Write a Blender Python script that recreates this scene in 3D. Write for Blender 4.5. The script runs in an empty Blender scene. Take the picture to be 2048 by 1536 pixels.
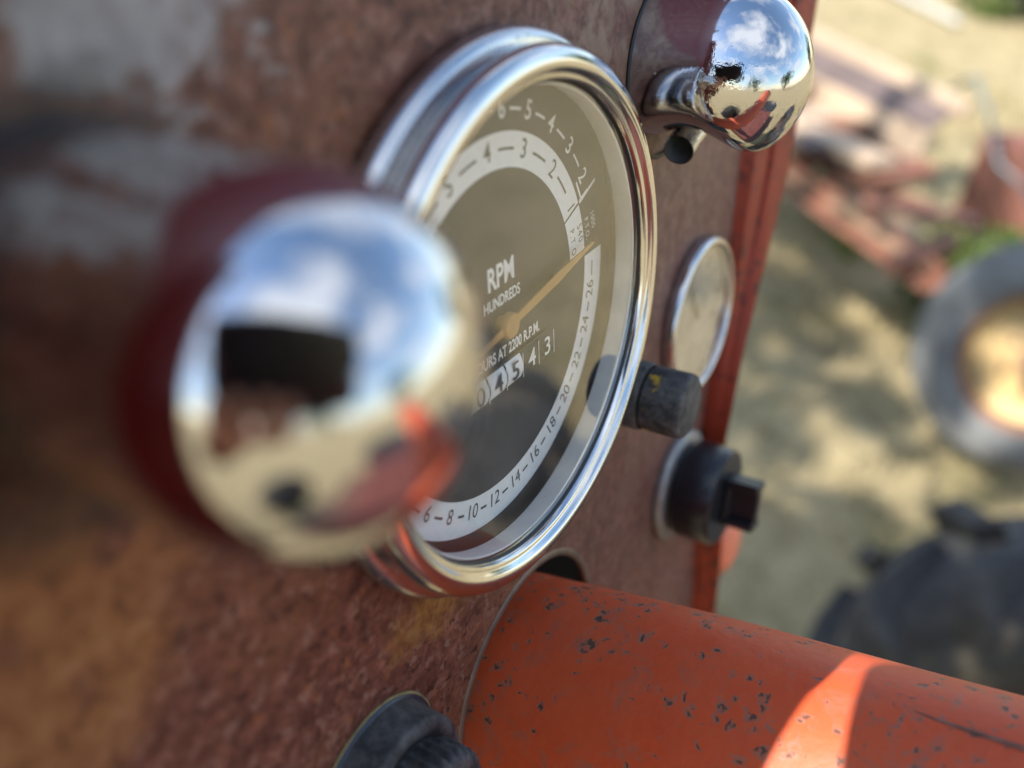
import bpy, bmesh, math, random
import numpy as np
from mathutils import Matrix, Vector
random.seed(7)
rng = np.random.default_rng(7)
scene = bpy.context.scene
COL = scene.collection
R = math.radians
# ---------------------------------------------------------------- frame of the dash
# Dash coordinates are millimetres: x to the driver's right, y up the panel, z out of it.
TILT = R(12)
M3 = Matrix(((1, 0, 0), (0, math.sin(TILT), -math.cos(TILT)), (0, math.cos(TILT), math.sin(TILT))))
ORIGIN = Vector((0, 0, 1.35))
def d2w(p): return M3 @ (Vector(p) * 0.001) + ORIGIN

# ---------------------------------------------------------------- camera
cd = bpy.data.cameras.new('camera'); cam = bpy.data.objects.new('camera', cd); COL.objects.link(cam)
CAM_R = ((0.5249, -0.0394, 0.8503), (-0.4280, -0.8757, 0.2237), (0.7358, -0.4813, -0.4764))   # right, down, forward
right, down, fwd = (M3 @ Vector(v).normalized() for v in CAM_R)
CAM_D = (-142.07, 79.75, 95.10)
rot = Matrix((right, -down, -fwd)).transposed()
cam.matrix_world = Matrix.Translation(d2w(CAM_D)) @ rot.to_4x4()
cd.sensor_width = 36; cd.lens = 33.4; cd.clip_start = 0.004; cd.clip_end = 600
cd.dof.use_dof = True; cd.dof.focus_distance = 0.205; cd.dof.aperture_fstop = 33.4 / 5.0
scene.camera = cam

# ---------------------------------------------------------------- sun and sky
SUN_D = Vector((-0.676, 0.722, -0.154)).normalized()
sw = (M3 @ SUN_D).normalized()
sun_el = math.asin(sw.z); sun_az = math.atan2(sw.x, sw.y)
world = bpy.data.worlds.new("World"); scene.world = world; world.use_nodes = True
nt = world.node_tree; nt.nodes.clear()
def N(tree, typ, **kw):
    n = tree.nodes.new(typ)
    for k, v in kw.items(): setattr(n, k, v)
    return n
sky = N(nt, 'ShaderNodeTexSky', sky_type='NISHITA', sun_disc=False, sun_elevation=sun_el, sun_rotation=sun_az)
sky.air_density = 1.4; sky.dust_density = 0.25; sky.ozone_density = 3.0
tc = N(nt, 'ShaderNodeTexCoord')
sep = N(nt, 'ShaderNodeSeparateXYZ'); nt.links.new(tc.outputs['Generated'], sep.inputs[0])
zc = N(nt, 'ShaderNodeMath', operation='MAXIMUM'); zc.inputs[1].default_value = 0.0; nt.links.new(sep.outputs['Z'], zc.inputs[0])
za = N(nt, 'ShaderNodeMath', operation='ADD'); za.inputs[1].default_value = 0.22; nt.links.new(zc.outputs[0], za.inputs[0])
dv = N(nt, 'ShaderNodeVectorMath', operation='DIVIDE'); nt.links.new(tc.outputs['Generated'], dv.inputs[0])
cmb = N(nt, 'ShaderNodeCombineXYZ')
for i in range(3): nt.links.new(za.outputs[0], cmb.inputs[i])
nt.links.new(cmb.outputs[0], dv.inputs[1])
cn = N(nt, 'ShaderNodeTexNoise'); cn.inputs['Scale'].default_value = 1.9; cn.inputs['Detail'].default_value = 7; cn.inputs['Roughness'].default_value = 0.55
mp = N(nt, 'ShaderNodeMapping'); mp.inputs['Location'].default_value = (3.1, 1.7, 0.4)
nt.links.new(dv.outputs[0], mp.inputs[0]); nt.links.new(mp.outputs[0], cn.inputs['Vector'])
cr = N(nt, 'ShaderNodeValToRGB'); cr.color_ramp.elements[0].position = 0.46; cr.color_ramp.elements[1].position = 0.66
nt.links.new(cn.outputs['Fac'], cr.inputs[0])
bg1 = N(nt, 'ShaderNodeBackground'); bg1.inputs['Strength'].default_value = 0.15; nt.links.new(sky.outputs[0], bg1.inputs['Color'])
bg2 = N(nt, 'ShaderNodeBackground'); bg2.inputs['Color'].default_value = (0.86, 0.92, 1.0, 1); bg2.inputs['Strength'].default_value = 0.85
mx = N(nt, 'ShaderNodeMixShader'); nt.links.new(cr.outputs[0], mx.inputs[0]); nt.links.new(bg1.outputs[0], mx.inputs[1]); nt.links.new(bg2.outputs[0], mx.inputs[2])
wo = N(nt, 'ShaderNodeOutputWorld'); nt.links.new(mx.outputs[0], wo.inputs[0])
sd = bpy.data.lights.new('sun', 'SUN'); sd.energy = 5.0; sd.angle = R(0.53); sd.color = (1.0, 0.95, 0.87)
so = bpy.data.objects.new('sun', sd); COL.objects.link(so); so.rotation_euler = (-sw).to_track_quat('-Z', 'Y').to_euler()

scene.view_settings.view_transform = 'Standard'; scene.view_settings.look = 'None'
scene.view_settings.exposure = 0.95; scene.view_settings.gamma = 1; scene.view_settings.use_curve_mapping = False
scene.render.engine = 'CYCLES'
scene.cycles.max_bounces = 10; scene.cycles.glossy_bounces = 6; scene.cycles.transparent_max_bounces = 8
scene.cycles.caustics_reflective = False; scene.cycles.caustics_refractive = False
scene.cycles.use_denoising = True
scene.cycles.sample_clamp_indirect = 6

# ---------------------------------------------------------------- helpers
def tag(o, label=None, cat=None, group=None, kind=None):
    if label: o['label'] = label
    if cat: o['category'] = cat
    if group: o['group'] = group
    if kind: o['kind'] = kind
    return o
def thing(name, label, cat, p=(0, 0, 0), group=None, dash=True):
    o = bpy.data.objects.new(name, None); COL.objects.link(o); o.empty_display_size = 0.01
    if dash: o.matrix_world = Matrix.Translation(d2w(p)) @ M3.to_4x4()
    else: o.matrix_world = Matrix.Translation(Vector(p))
    return tag(o, label, cat, group)
def mesh_obj(name, verts, faces, mat, parent=None, smooth=False, scale=0.001, sharp=None):
    me = bpy.data.meshes.new(name)
    v = (np.asarray(verts, float) * scale)
    me.from_pydata(v.tolist(), [], [tuple(f) for f in faces]); me.update()
    if mat: me.materials.append(mat)
    if smooth:
        me.polygons.foreach_set('use_smooth', [True] * len(me.polygons))
        if sharp: me.set_sharp_from_angle(angle=R(sharp))
    o = bpy.data.objects.new(name, me); COL.objects.link(o)
    if parent: o.parent = parent
    return o
class MB:
    """collects shapes into one mesh"""
    def __init__(s): s.v = []; s.f = []
    def add(s, v, f, m=None):
        v = np.asarray(v, float)
        if m is not None: v = np.asarray([tuple(m @ Vector(p)) for p in v])
        b = len(s.v); s.v += [tuple(p) for p in v]; s.f += [tuple(i + b for i in q) for q in f]; return s
    def box(s, c, d, m=None):
        x, y, z = (k / 2 for k in d)
        v = [(c[0] + a * x, c[1] + b * y, c[2] + e * z) for a in (-1, 1) for b in (-1, 1) for e in (-1, 1)]
        f = [(0, 1, 3, 2), (4, 6, 7, 5), (0, 4, 5, 1), (2, 3, 7, 6), (0, 2, 6, 4), (1, 5, 7, 3)]
        return s.add(v, f, m)
    def lathe(s, prof, n=96, m=None, cap0=False, cap1=False, a0=0.0, a1=2 * math.pi):
        full = abs(a1 - a0 - 2 * math.pi) < 1e-6; k = n if full else n + 1
        v = []; f = []
        for i in range(k):
            a = a0 + (a1 - a0) * i / n
            for r, z in prof: v.append((r * math.cos(a), r * math.sin(a), z))
        L = len(prof)
        for i in range(n):
            j = (i + 1) % k
            for q in range(L - 1): f.append((i * L + q, j * L + q, j * L + q + 1, i * L + q + 1))
        if cap0: f.append(tuple(i * L for i in range(n))[::-1])
        if cap1: f.append(tuple(i * L + L - 1 for i in range(n)))
        return s.add(v, f, m)
    def tube(s, pts, r, n=12, m=None, caps=True):
        pts = [Vector(p) for p in pts]; v = []; f = []
        rr = r if hasattr(r, '__len__') else [r] * len(pts)
        prev = None
        for i, p in enumerate(pts):
            t = (pts[min(i + 1, len(pts) - 1)] - pts[max(i - 1, 0)]).normalized()
            if prev is None:
                u = t.orthogonal().normalized()
            else: u = (prev - t * prev.dot(t)).normalized()
            prev = u; w = t.cross(u)
            for k in range(n):
                a = 2 * math.pi * k / n; v.append(tuple(p + (u * math.cos(a) + w * math.sin(a)) * rr[i]))
        for i in range(len(pts) - 1):
            for k in range(n):
                f.append((i * n + k, i * n + (k + 1) % n, (i + 1) * n + (k + 1) % n, (i + 1) * n + k))
        if caps: f.append(tuple(range(n))[::-1]); f.append(tuple((len(pts) - 1) * n + k for k in range(n)))
        return s.add(v, f, m)
    def build(s, name, mat, parent=None, smooth=False, scale=0.001, sharp=None):
        return mesh_obj(name, s.v, s.f, mat, parent, smooth, scale, sharp)
def arc(cr_, cz, r, a0, a1, n=10):
    return [(cr_ + r * math.cos(R(a0 + (a1 - a0) * i / n)), cz + r * math.sin(R(a0 + (a1 - a0) * i / n))) for i in range(n + 1)]
def bevel(o, w=0.0004, seg=2, ang=30):
    b = o.modifiers.new('bevel', 'BEVEL'); b.width = w; b.segments = seg; b.limit_method = 'ANGLE'; b.angle_limit = R(ang); return o

# ---------------------------------------------------------------- materials
class Mat:
    def __init__(s, name):
        s.m = bpy.data.materials.new(name); s.m.use_nodes = True; s.t = s.m.node_tree
        s.b = s.t.nodes['Principled BSDF']; s.out = s.t.nodes['Material Output']
        s.tc = N(s.t, 'ShaderNodeTexCoord')
    def set(s, **kw):
        for k, v in kw.items():
            i = s.b.inputs[k.replace('_', ' ')]
            i.default_value = (*v, 1) if isinstance(v, tuple) and len(v) == 3 else v
        return s
    def link(s, a, b): s.t.links.new(a, b)
    def map(s, scale=(1, 1, 1), rot=(0, 0, 0), loc=(0, 0, 0), src='Object'):
        m = N(s.t, 'ShaderNodeMapping'); m.inputs['Scale'].default_value = scale; m.inputs['Rotation'].default_value = rot; m.inputs['Location'].default_value = loc
        s.link(s.tc.outputs[src], m.inputs[0]); return m.outputs[0]
    def noise(s, scale, detail=6, rough=0.6, vec=None, dist=0.0, w=None):
        n = N(s.t, 'ShaderNodeTexNoise'); n.inputs['Scale'].default_value = scale; n.inputs['Detail'].default_value = detail
        n.inputs['Roughness'].default_value = rough; n.inputs['Distortion'].default_value = dist
        s.link(vec if vec is not None else s.tc.outputs['Object'], n.inputs['Vector']); return n.outputs['Fac']
    def voronoi(s, scale, vec=None, feature='F1'):
        n = N(s.t, 'ShaderNodeTexVoronoi', feature=feature); n.inputs['Scale'].default_value = scale
        s.link(vec if vec is not None else s.tc.outputs['Object'], n.inputs['Vector']); return n.outputs['Distance']
    def ramp(s, fac, stops, interp='LINEAR'):
        r = N(s.t, 'ShaderNodeValToRGB'); e = r.color_ramp; e.interpolation = interp
        while len(e.elements) < len(stops): e.elements.new(0.5)
        for el, (p, c) in zip(e.elements, stops):
            el.position = p; el.color = (*c, 1) if isinstance(c, tuple) else (c, c, c, 1)
        s.link(fac, r.inputs[0]); return r.outputs[0]
    def mix(s, fac, a, b, mode='MIX'):
        n = N(s.t, 'ShaderNodeMix', data_type='RGBA', blend_type=mode)
        for sock, v in ((n.inputs[0], fac), (n.inputs[6], a), (n.inputs[7], b)):
            if hasattr(v, 'is_output') or hasattr(v, 'links'): s.link(v, sock)
            elif isinstance(v, tuple): sock.default_value = (*v, 1)
            else: sock.default_value = v
        return n.outputs[2]
    def math(s, op, a, b=0.0, clamp=False):
        n = N(s.t, 'ShaderNodeMath', operation=op, use_clamp=clamp)
        for i, v in enumerate((a, b)):
            if hasattr(v, 'links'): s.link(v, n.inputs[i])
            else: n.inputs[i].default_value = v
        return n.outputs[0]
    def bump(s, h, strength=0.3, dist=0.0004):
        n = N(s.t, 'ShaderNodeBump'); n.inputs['Strength'].default_value = strength; n.inputs['Distance'].default_value = dist
        s.link(h, n.inputs['Height'])
        s.link(n.outputs[0], s.b.inputs['Normal']); return n
    def col(s, sock): s.link(sock, s.b.inputs['Base Color']); return s
    def rough(s, sock): s.link(sock, s.b.inputs['Roughness']); return s
    def spot(s, c, r, soft, warp=None, wamt=0.0, ax=(1, 1, 1)):
        """0..1 stain centred at c (object metres), radius r, with a wandering edge"""
        v = N(s.t, 'ShaderNodeVectorMath', operation='SUBTRACT'); s.link(s.tc.outputs['Object'], v.inputs[0]); v.inputs[1].default_value = c
        m = N(s.t, 'ShaderNodeVectorMath', operation='MULTIPLY'); s.link(v.outputs[0], m.inputs[0]); m.inputs[1].default_value = ax
        l = N(s.t, 'ShaderNodeVectorMath', operation='LENGTH'); s.link(m.outputs[0], l.inputs[0])
        d = l.outputs['Value']
        if warp is not None:
            d = s.math('ADD', d, s.math('MULTIPLY', s.math('SUBTRACT', warp, 0.5), wamt))
        mr = N(s.t, 'ShaderNodeMapRange'); mr.inputs['From Min'].default_value = r + soft; mr.inputs['From Max'].default_value = r - soft
        s.link(d, mr.inputs['Value']); return mr.outputs[0]

# dash: worn red paint over primer, rust-bloomed
def dash_paint():
    k = Mat('rusted_dash_paint')
    big = k.noise(42, 8, 0.62, dist=0.4)
    mid = k.noise(240, 9, 0.66, dist=0.5)
    fine = k.noise(900, 6, 0.7)
    lg = k.noise(17, 5, 0.55, vec=k.map((1, 1, 1), (0, 0, 0), (0.31, 0.12, 0)))
    base = k.ramp(mid, [(0.30, (0.062, 0.019, 0.012)), (0.45, (0.120, 0.039, 0.026)), (0.56, (0.175, 0.064, 0.044)), (0.70, (0.29, 0.12, 0.085))])
    base = k.mix(k.ramp(lg, [(0.48, 0.0), (0.62, 0.55)]), base, (0.22, 0.090, 0.045))
    base = k.mix(k.ramp(big, [(0.34, 0.7), (0.46, 0.0)]), base, (0.070, 0.021, 0.014))
    fl = k.ramp(k.noise(270, 10, 0.68, dist=0.25), [(0.54, 0.0), (0.60, 1.0)])
    base = k.mix(k.math('MULTIPLY', fl, 0.55), base, (0.30, 0.165, 0.125))
    pt = k.ramp(k.noise(360, 9, 0.66, vec=k.map((1, 1, 1), (0, 0, 0), (0.7, 0.3, 0))), [(0.55, 0.0), (0.62, 1.0)])
    base = k.mix(k.math('MULTIPLY', pt, 0.85), base, (0.036, 0.012, 0.008))
    rs = k.ramp(k.noise(170, 8, 0.66, vec=k.map((1, 1, 1), (0, 0, 0), (0.2, 0.9, 0))), [(0.59, 0.0), (0.66, 1.0)])
    base = k.mix(k.math('MULTIPLY', rs, 0.6), base, (0.30, 0.105, 0.032))
    flecks = k.ramp(fine, [(0.35, (0.72, 0.7, 0.7)), (0.55, (1.0, 1.0, 1.0)), (0.75, (1.3, 1.25, 1.2))])
    c = k.mix(0.6, base, flecks, 'MULTIPLY')
    # worn-through primer, top left
    wn = k.noise(60, 8, 0.6, dist=0.5)
    grey = k.mix(k.ramp(mid, [(0.4, 0.0), (0.65, 1.0)]), (0.27, 0.245, 0.235), (0.40, 0.37, 0.36))
    m1 = k.spot((-0.077, 0.076, 0), 0.0235, 0.003, k.noise(75, 8, 0.65, dist=0.5), 0.075, (0.8, 1.15, 1))
    hole = k.ramp(k.noise(85, 6, 0.55, dist=0.3, vec=k.map((1, 1, 1), (0, 0, 0), (0.013, 0.02, 0))), [(0.53, 1.0), (0.60, 0.1)])
    c = k.mix(k.math('MULTIPLY', m1, hole), c, grey)
    # dark ring painted round the left lamp so its chrome body reflects dark
    dark_ring = k.spot((-0.0875, 0.0350, 0), 0.0275, 0.0035, k.noise(90, 7, 0.6), 0.016)
    # orange rust, lower left
    rust = k.ramp(mid, [(0.3, (0.11, 0.040, 0.018)), (0.5, (0.27, 0.112, 0.042)), (0.7, (0.36, 0.18, 0.085))])
    m2 = k.spot((-0.104, -0.002, 0), 0.022, 0.006, big, 0.035)
    holes = k.ramp(k.noise(70, 4, 0.5), [(0.56, 1.0), (0.63, 0.15)])
    c = k.mix(k.math('MULTIPLY', m2, holes), c, rust)
    c = k.mix(k.math('MULTIPLY', dark_ring, 0.8), c, k.mix(mid, (0.022, 0.016, 0.013), (0.075, 0.045, 0.030)))
    # ochre bloom under the gauge flange
    m3 = k.spot((-0.027, -0.0515, 0), 0.0062, 0.0035, k.noise(190, 8, 0.7), 0.017, (0.50, 1.0, 1))
    c = k.mix(k.math('MULTIPLY', m3, 0.8), c, k.ramp(k.noise(330, 8, 0.7), [(0.35, (0.11, 0.04, 0.016)), (0.5, (0.27, 0.115, 0.028)), (0.68, (0.42, 0.24, 0.075))]))
    # bleached streaks running down the right half
    st = k.noise(1, 7, 0.65, vec=k.map((150, 40, 1)), dist=1.2)
    sm = k.ramp(st, [(0.42, 0.0), (0.72, 1.0)])
    right = k.spot((0.105, -0.02, 0), 0.075, 0.05, big, 0.05, (1, 0.5, 1))
    c = k.mix(k.math('MULTIPLY', right, 0.5), c, (0.165, 0.078, 0.062))
    c = k.mix(k.math('MULTIPLY', k.math('MULTIPLY', sm, right), 0.5), c, (0.25, 0.17, 0.14))
    tan = k.spot((0.052, 0.052, 0), 0.022, 0.012, big, 0.03)
    c = k.mix(k.math('MULTIPLY', tan, k.ramp(k.noise(120, 7, 0.6, dist=0.4), [(0.42, 0.1), (0.60, 0.75)])), c, (0.31, 0.225, 0.155))
    # darker unfaded paint towards the top and the far left
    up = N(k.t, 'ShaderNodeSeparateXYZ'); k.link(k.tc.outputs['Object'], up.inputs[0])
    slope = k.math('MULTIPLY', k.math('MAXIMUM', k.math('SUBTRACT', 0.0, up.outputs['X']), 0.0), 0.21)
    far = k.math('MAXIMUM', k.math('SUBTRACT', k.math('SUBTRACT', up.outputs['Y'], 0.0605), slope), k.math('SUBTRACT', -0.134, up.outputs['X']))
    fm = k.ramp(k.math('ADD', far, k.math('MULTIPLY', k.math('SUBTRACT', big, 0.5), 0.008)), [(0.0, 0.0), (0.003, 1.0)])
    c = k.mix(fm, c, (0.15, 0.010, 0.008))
    # chips down to bright primer
    ch = k.ramp(k.voronoi(95), [(0.045, 1.0), (0.075, 0.0)])
    sel = k.ramp(k.noise(40, 2, 0.5), [(0.56, 0.0), (0.6, 1.0)])
    c = k.mix(k.math('MULTIPLY', ch, sel), c, (0.42, 0.33, 0.28))
    k.col(c); k.set(Specular_IOR_Level=0.35)
    k.rough(k.ramp(mid, [(0.3, 0.62), (0.7, 0.38)]))
    h = k.math('ADD', k.math('MULTIPLY', mid, 0.7), k.math('MULTIPLY', fine, 0.35))
    k.bump(k.math('SUBTRACT', k.math('ADD', k.math('MULTIPLY', mid, 0.4), k.math('MULTIPLY', fl, 0.25)), k.math('MULTIPLY', pt, 0.4)), 0.20, 0.0004)
    return k.m
def orange_paint(name, base=(0.62, 0.082, 0.024), worn=(0.31, 0.135, 0.09), amount=1.0):
    k = Mat(name)
    big = k.noise(26, 7, 0.6)
    mid = k.noise(110, 8, 0.65, dist=0.3)
    tone = k.mix(k.ramp(k.math('ADD', k.math('MULTIPLY', big, 0.6), k.math('MULTIPLY', mid, 0.4)), [(0.38, 0.0), (0.66, 1.0)]), base, tuple(min(1, a * b) for a, b in zip(base, (1.06, 1.35, 1.6))))
    v = N(k.t, 'ShaderNodeTexVoronoi', feature='F1'); v.inputs['Scale'].default_value = 420; v.inputs['Randomness'].default_value = 1
    wv = N(k.t, 'ShaderNodeVectorMath', operation='ADD')
    nn = N(k.t, 'ShaderNodeTexNoise'); nn.inputs['Scale'].default_value = 520; nn.inputs['Detail'].default_value = 5; k.link(k.tc.outputs['Object'], nn.inputs['Vector'])
    sc = N(k.t, 'ShaderNodeVectorMath', operation='SCALE'); sc.inputs['Scale'].default_value = 0.005; k.link(nn.outputs['Color'], sc.inputs[0])
    k.link(k.tc.outputs['Object'], wv.inputs[0]); k.link(sc.outputs[0], wv.inputs[1]); k.link(wv.outputs[0], v.inputs['Vector'])
    d = v.outputs['Distance']
    cells = N(k.t, 'ShaderNodeSeparateColor'); k.link(v.outputs['Color'], cells.inputs[0])
    size = k.math('MULTIPLY', k.math('POWER', cells.outputs[0], 2.2), 0.50 * amount)
    dens = k.ramp(k.noise(34, 4, 0.6), [(0.38, 0.22), (0.56, 1.0)])
    size = k.math('MULTIPLY', size, dens)
    pit = k.ramp(k.math('SUBTRACT', size, d), [(0.0, 0.0), (0.13, 1.0)])
    ring = k.ramp(k.math('SUBTRACT', k.math('MULTIPLY', size, 1.9), d), [(0.0, 0.0), (0.2, 0.8)])
    fade = k.ramp(k.noise(58, 9, 0.7, dist=0.8), [(0.42, 0.0), (0.70, 0.32)])
    tone = k.mix(k.math('MULTIPLY', fade, amount), tone, tuple(0.5 * a + 0.5 * b for a, b in zip(base, worn)))
    c = k.mix(ring, tone, worn)
    c = k.mix(pit, c, k.mix(k.noise(900, 3, 0.6), (0.035, 0.02, 0.015), (0.17, 0.095, 0.07)))
    sc2 = k.ramp(k.noise(75, 9, 0.72, dist=1.0), [(0.53, 0.0), (0.68, 0.85)])
    c = k.mix(k.math('MULTIPLY', sc2, amount), c, worn)
    k.col(c); k.set(Roughness=0.5, Specular_IOR_Level=0.3)
    h = k.math('SUBTRACT', k.math('ADD', k.math('MULTIPLY', k.noise(330, 4, 0.55), 0.8), k.math('MULTIPLY', mid, 0.3)), k.math('MULTIPLY', pit, 1.0))
    k.bump(h, 0.55, 0.0005)
    return k.m
def chrome(name, rough=0.05, pits=True, base=(0.72, 0.72, 0.73), bump=0.05, blister=0.0):
    k = Mat(name); k.set(Metallic=1.0, Roughness=rough)
    if pits:
        f = k.noise(300, 4, 0.6)
        p = k.ramp(k.voronoi(330), [(0.08, 1.0), (0.15, 0.0)])
        s = k.ramp(k.noise(90, 2, 0.5), [(0.46, 0.0), (0.56, 1.0)])
        pm = k.math('MULTIPLY', p, s)
        k.col(k.mix(k.math('MULTIPLY', pm, 0.6), base, (0.42, 0.36, 0.31)))
        k.rough(k.math('ADD', k.math('MULTIPLY', k.ramp(f, [(0.4, 0.0), (0.75, 1.0)]), 0.10), k.math('ADD', rough, k.math('MULTIPLY', pm, 0.4))))
        h = k.math('ADD', k.math('MULTIPLY', k.noise(420, 3, 0.5), 0.7), k.math('MULTIPLY', pm, 3.0))
        if blister:
            area = k.spot((-0.0165, 0.003, 0.0225), 0.0065, 0.0035, f, 0.008)
            h = k.math('ADD', h, k.math('MULTIPLY', k.math('MULTIPLY', k.noise(1300, 2, 0.5), area), blister))
        k.bump(h, bump, 0.0004)
    else: k.set(Base_Color=base)
    return k.m
def brushed(name):
    k = Mat(name); k.set(Metallic=1.0)
    n = k.noise(700, 5, 0.7); st = k.noise(1, 5, 0.6, vec=k.map((90, 90, 900)))
    k.col(k.mix(k.ramp(n, [(0.58, 0.0), (0.72, 0.5)]), (0.64, 0.635, 0.63), (0.42, 0.34, 0.27)))
    k.rough(k.ramp(st, [(0.3, 0.07), (0.7, 0.20)]))
    k.bump(k.math('ADD', k.math('MULTIPLY', n, 0.5), st), 0.06, 0.0003)
    return k.m
def plain(name, c, rough=0.5, var=0.25, scale=300, bump=0.0, spec=0.5, metal=0.0):
    k = Mat(name); n = k.noise(scale, 6, 0.65)
    lo = tuple(x * (1 - var) for x in c); hi = tuple(min(1, x * (1 + var)) for x in c)
    k.col(k.mix(k.ramp(n, [(0.3, 0.0), (0.7, 1.0)]), lo, hi)); k.set(Roughness=rough, Specular_IOR_Level=spec, Metallic=metal)
    if bump: k.bump(n, bump, 0.0004)
    return k.m
def rubber_dusty(name, c=(0.026, 0.027, 0.030), dust=(0.13, 0.125, 0.125), ochre=False):
    k = Mat(name); n = k.noise(260, 8, 0.7); f = k.noise(1100, 4, 0.7)
    col = k.mix(k.ramp(n, [(0.40, 0.0), (0.68, 0.8)]), c, dust)
    col = k.mix(k.ramp(f, [(0.6, 0.0), (0.75, 0.35)]), col, (0.24, 0.22, 0.2))
    if ochre:
        a = k.spot((0.0, 0.0, 0.0128), 0.0022, 0.0012, n, 0.006, (0.02, 0.02, 1))
        b = k.ramp(k.noise(150, 4, 0.6), [(0.55, 0.0), (0.62, 1.0)])
        col = k.mix(k.math('MULTIPLY', a, b), col, (0.42, 0.27, 0.03))
    k.col(col); k.set(Roughness=0.62, Specular_IOR_Level=0.35); k.bump(k.math('ADD', n, k.math('MULTIPLY', f, 0.5)), 0.25, 0.0004)
    return k.m
def glass_sheet():
    k = Mat('gauge_glass'); k.t.nodes.remove(k.b)
    lw = N(k.t, 'ShaderNodeLayerWeight'); lw.inputs['Blend'].default_value = 0.5
    fr = k.math('ADD', k.math('MULTIPLY', k.math('POWER', lw.outputs['Facing'], 3.2), 1.0), 0.07, True)
    n = k.noise(2600, 3, 0.6); dust = k.ramp(n, [(0.70, 0.0), (0.80, 0.22)])
    tr = N(k.t, 'ShaderNodeBsdfTransparent'); tr.inputs[0].default_value = (0.97, 0.97, 0.95, 1)
    gl = N(k.t, 'ShaderNodeBsdfGlossy'); gl.inputs['Roughness'].default_value = 0.015; gl.inputs[0].default_value = (1, 1, 1, 1)
    df = N(k.t, 'ShaderNodeBsdfDiffuse'); df.inputs[0].default_value = (0.6, 0.58, 0.52, 1)
    m = N(k.t, 'ShaderNodeMixShader'); k.link(fr, m.inputs[0]); k.link(tr.outputs[0], m.inputs[1]); k.link(gl.outputs[0], m.inputs[2])
    haze = k.math('ADD', dust, 0.008)
    m2 = N(k.t, 'ShaderNodeMixShader'); k.link(haze, m2.inputs[0]); k.link(m.outputs[0], m2.inputs[1]); k.link(df.outputs[0], m2.inputs[2])
    k.link(m2.outputs[0], k.out.inputs[0]); return k.m

DASH = dash_paint()
ORANGE = orange_paint('chipped_orange_paint')
ORANGE2 = orange_paint('smooth_red_paint', (0.30, 0.036, 0.013), (0.05, 0.016, 0.013), 1.0)
MAROON = plain('dark_red_gloss_paint', (0.16, 0.014, 0.012), 0.35, 0.25, 60, 0.05)
SALMON = orange_paint('red_paint_with_painted_sun', (0.75, 0.20, 0.10), (0.35, 0.12, 0.08), 0.4)  # lighter salmon stands in for sun falling on the bracket
CHROME = chrome('pitted_chrome', 0.035, True, (0.56, 0.56, 0.575), 0.05, 3.0)
BEZEL = brushed('brushed_chrome')
CHROME2 = chrome('dull_chrome', 0.2, True, (0.56, 0.56, 0.57), 0.05)
RUBBER = rubber_dusty('dusty_rubber'); RUBBER_OCHRE = rubber_dusty('dusty_rubber_with_ochre_paint', ochre=True)
PLASTIC = plain('black_plastic', (0.012, 0.014, 0.020), 0.32, 0.2, 500, 0.03)
GREYMETAL = plain('dull_zinc', (0.30, 0.30, 0.30), 0.45, 0.2, 400, 0.1, 0.5, 0.6)
FACE = plain('black_dial_face', (0.018, 0.018, 0.020), 0.55, 0.3, 900, 0.04)
PRINT_W = plain('white_print', (0.82, 0.83, 0.84), 0.6, 0.05, 500)
PRINT_K = plain('dark_print', (0.045, 0.045, 0.05), 0.6, 0.1, 500)
TRIM = plain('white_trim_ring', (0.80, 0.82, 0.84), 0.4, 0.05, 300)
NEEDLE = plain('tan_needle_paint', (0.46, 0.26, 0.09), 0.5, 0.08, 400)
GASKET = plain('black_gasket', (0.012, 0.012, 0.013), 0.5, 0.2, 400)
IVORY = plain('faded_gauge_face', (0.42, 0.36, 0.30), 0.6, 0.35, 130)
GLASS = glass_sheet()
DARK = plain('dark_inside', (0.01, 0.009, 0.008), 0.8, 0.2, 50)
def muddy_tyre():
    k = Mat('muddy_tyre_rubber'); n_ = k.noise(16, 7, 0.65); m_ = k.noise(9, 6, 0.6, vec=k.map((1, 1, 1), (0, 0, 0), (3, 1, 2)))
    c = k.mix(k.ramp(n_, [(0.35, 0.0), (0.68, 1.0)]), (0.020, 0.021, 0.025), (0.06, 0.06, 0.064))
    c = k.mix(k.ramp(m_, [(0.54, 0.0), (0.66, 0.8)]), c, (0.24, 0.20, 0.15))
    k.col(c); k.set(Roughness=0.75, Specular_IOR_Level=0.3); k.bump(n_, 0.4, 0.004); return k.m
TYRE = muddy_tyre()
TYRE2 = plain('grey_perished_tyre', (0.15, 0.152, 0.15), 0.8, 0.3, 14, 0.2, 0.3)
RUSTY = plain('pink_rusted_steel', (0.19, 0.10, 0.065), 0.7, 0.45, 9, 0.2)
RUSTRED = plain('faded_red_steel', (0.21, 0.088, 0.055), 0.65, 0.35, 12, 0.2)
TANSTEEL = plain('tan_rusted_sheet', (0.29, 0.20, 0.13), 0.75, 0.4, 8, 0.2)
MAUVE = plain('shade_mauve_rusted_steel', (0.125, 0.09, 0.082), 0.7, 0.3, 9, 0.2)  # rusted steel, its mauve tone painting the shadow band along the beam
CREAM = plain('sunlit_cream_steel', (0.46, 0.34, 0.24), 0.6, 0.25, 7, 0.1)  # worn steel, its cream tone painting the sunlit face of the beam
RIMC = plain('straw_rusted_rim', (0.44, 0.31, 0.14), 0.6, 0.4, 12, 0.2)
WHITEPIPE = plain('white_pipe', (0.42, 0.41, 0.38), 0.5, 0.1, 20)
BLUEGREY = plain('blue_grey_hose', (0.12, 0.17, 0.19), 0.5, 0.2, 30)

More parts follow.
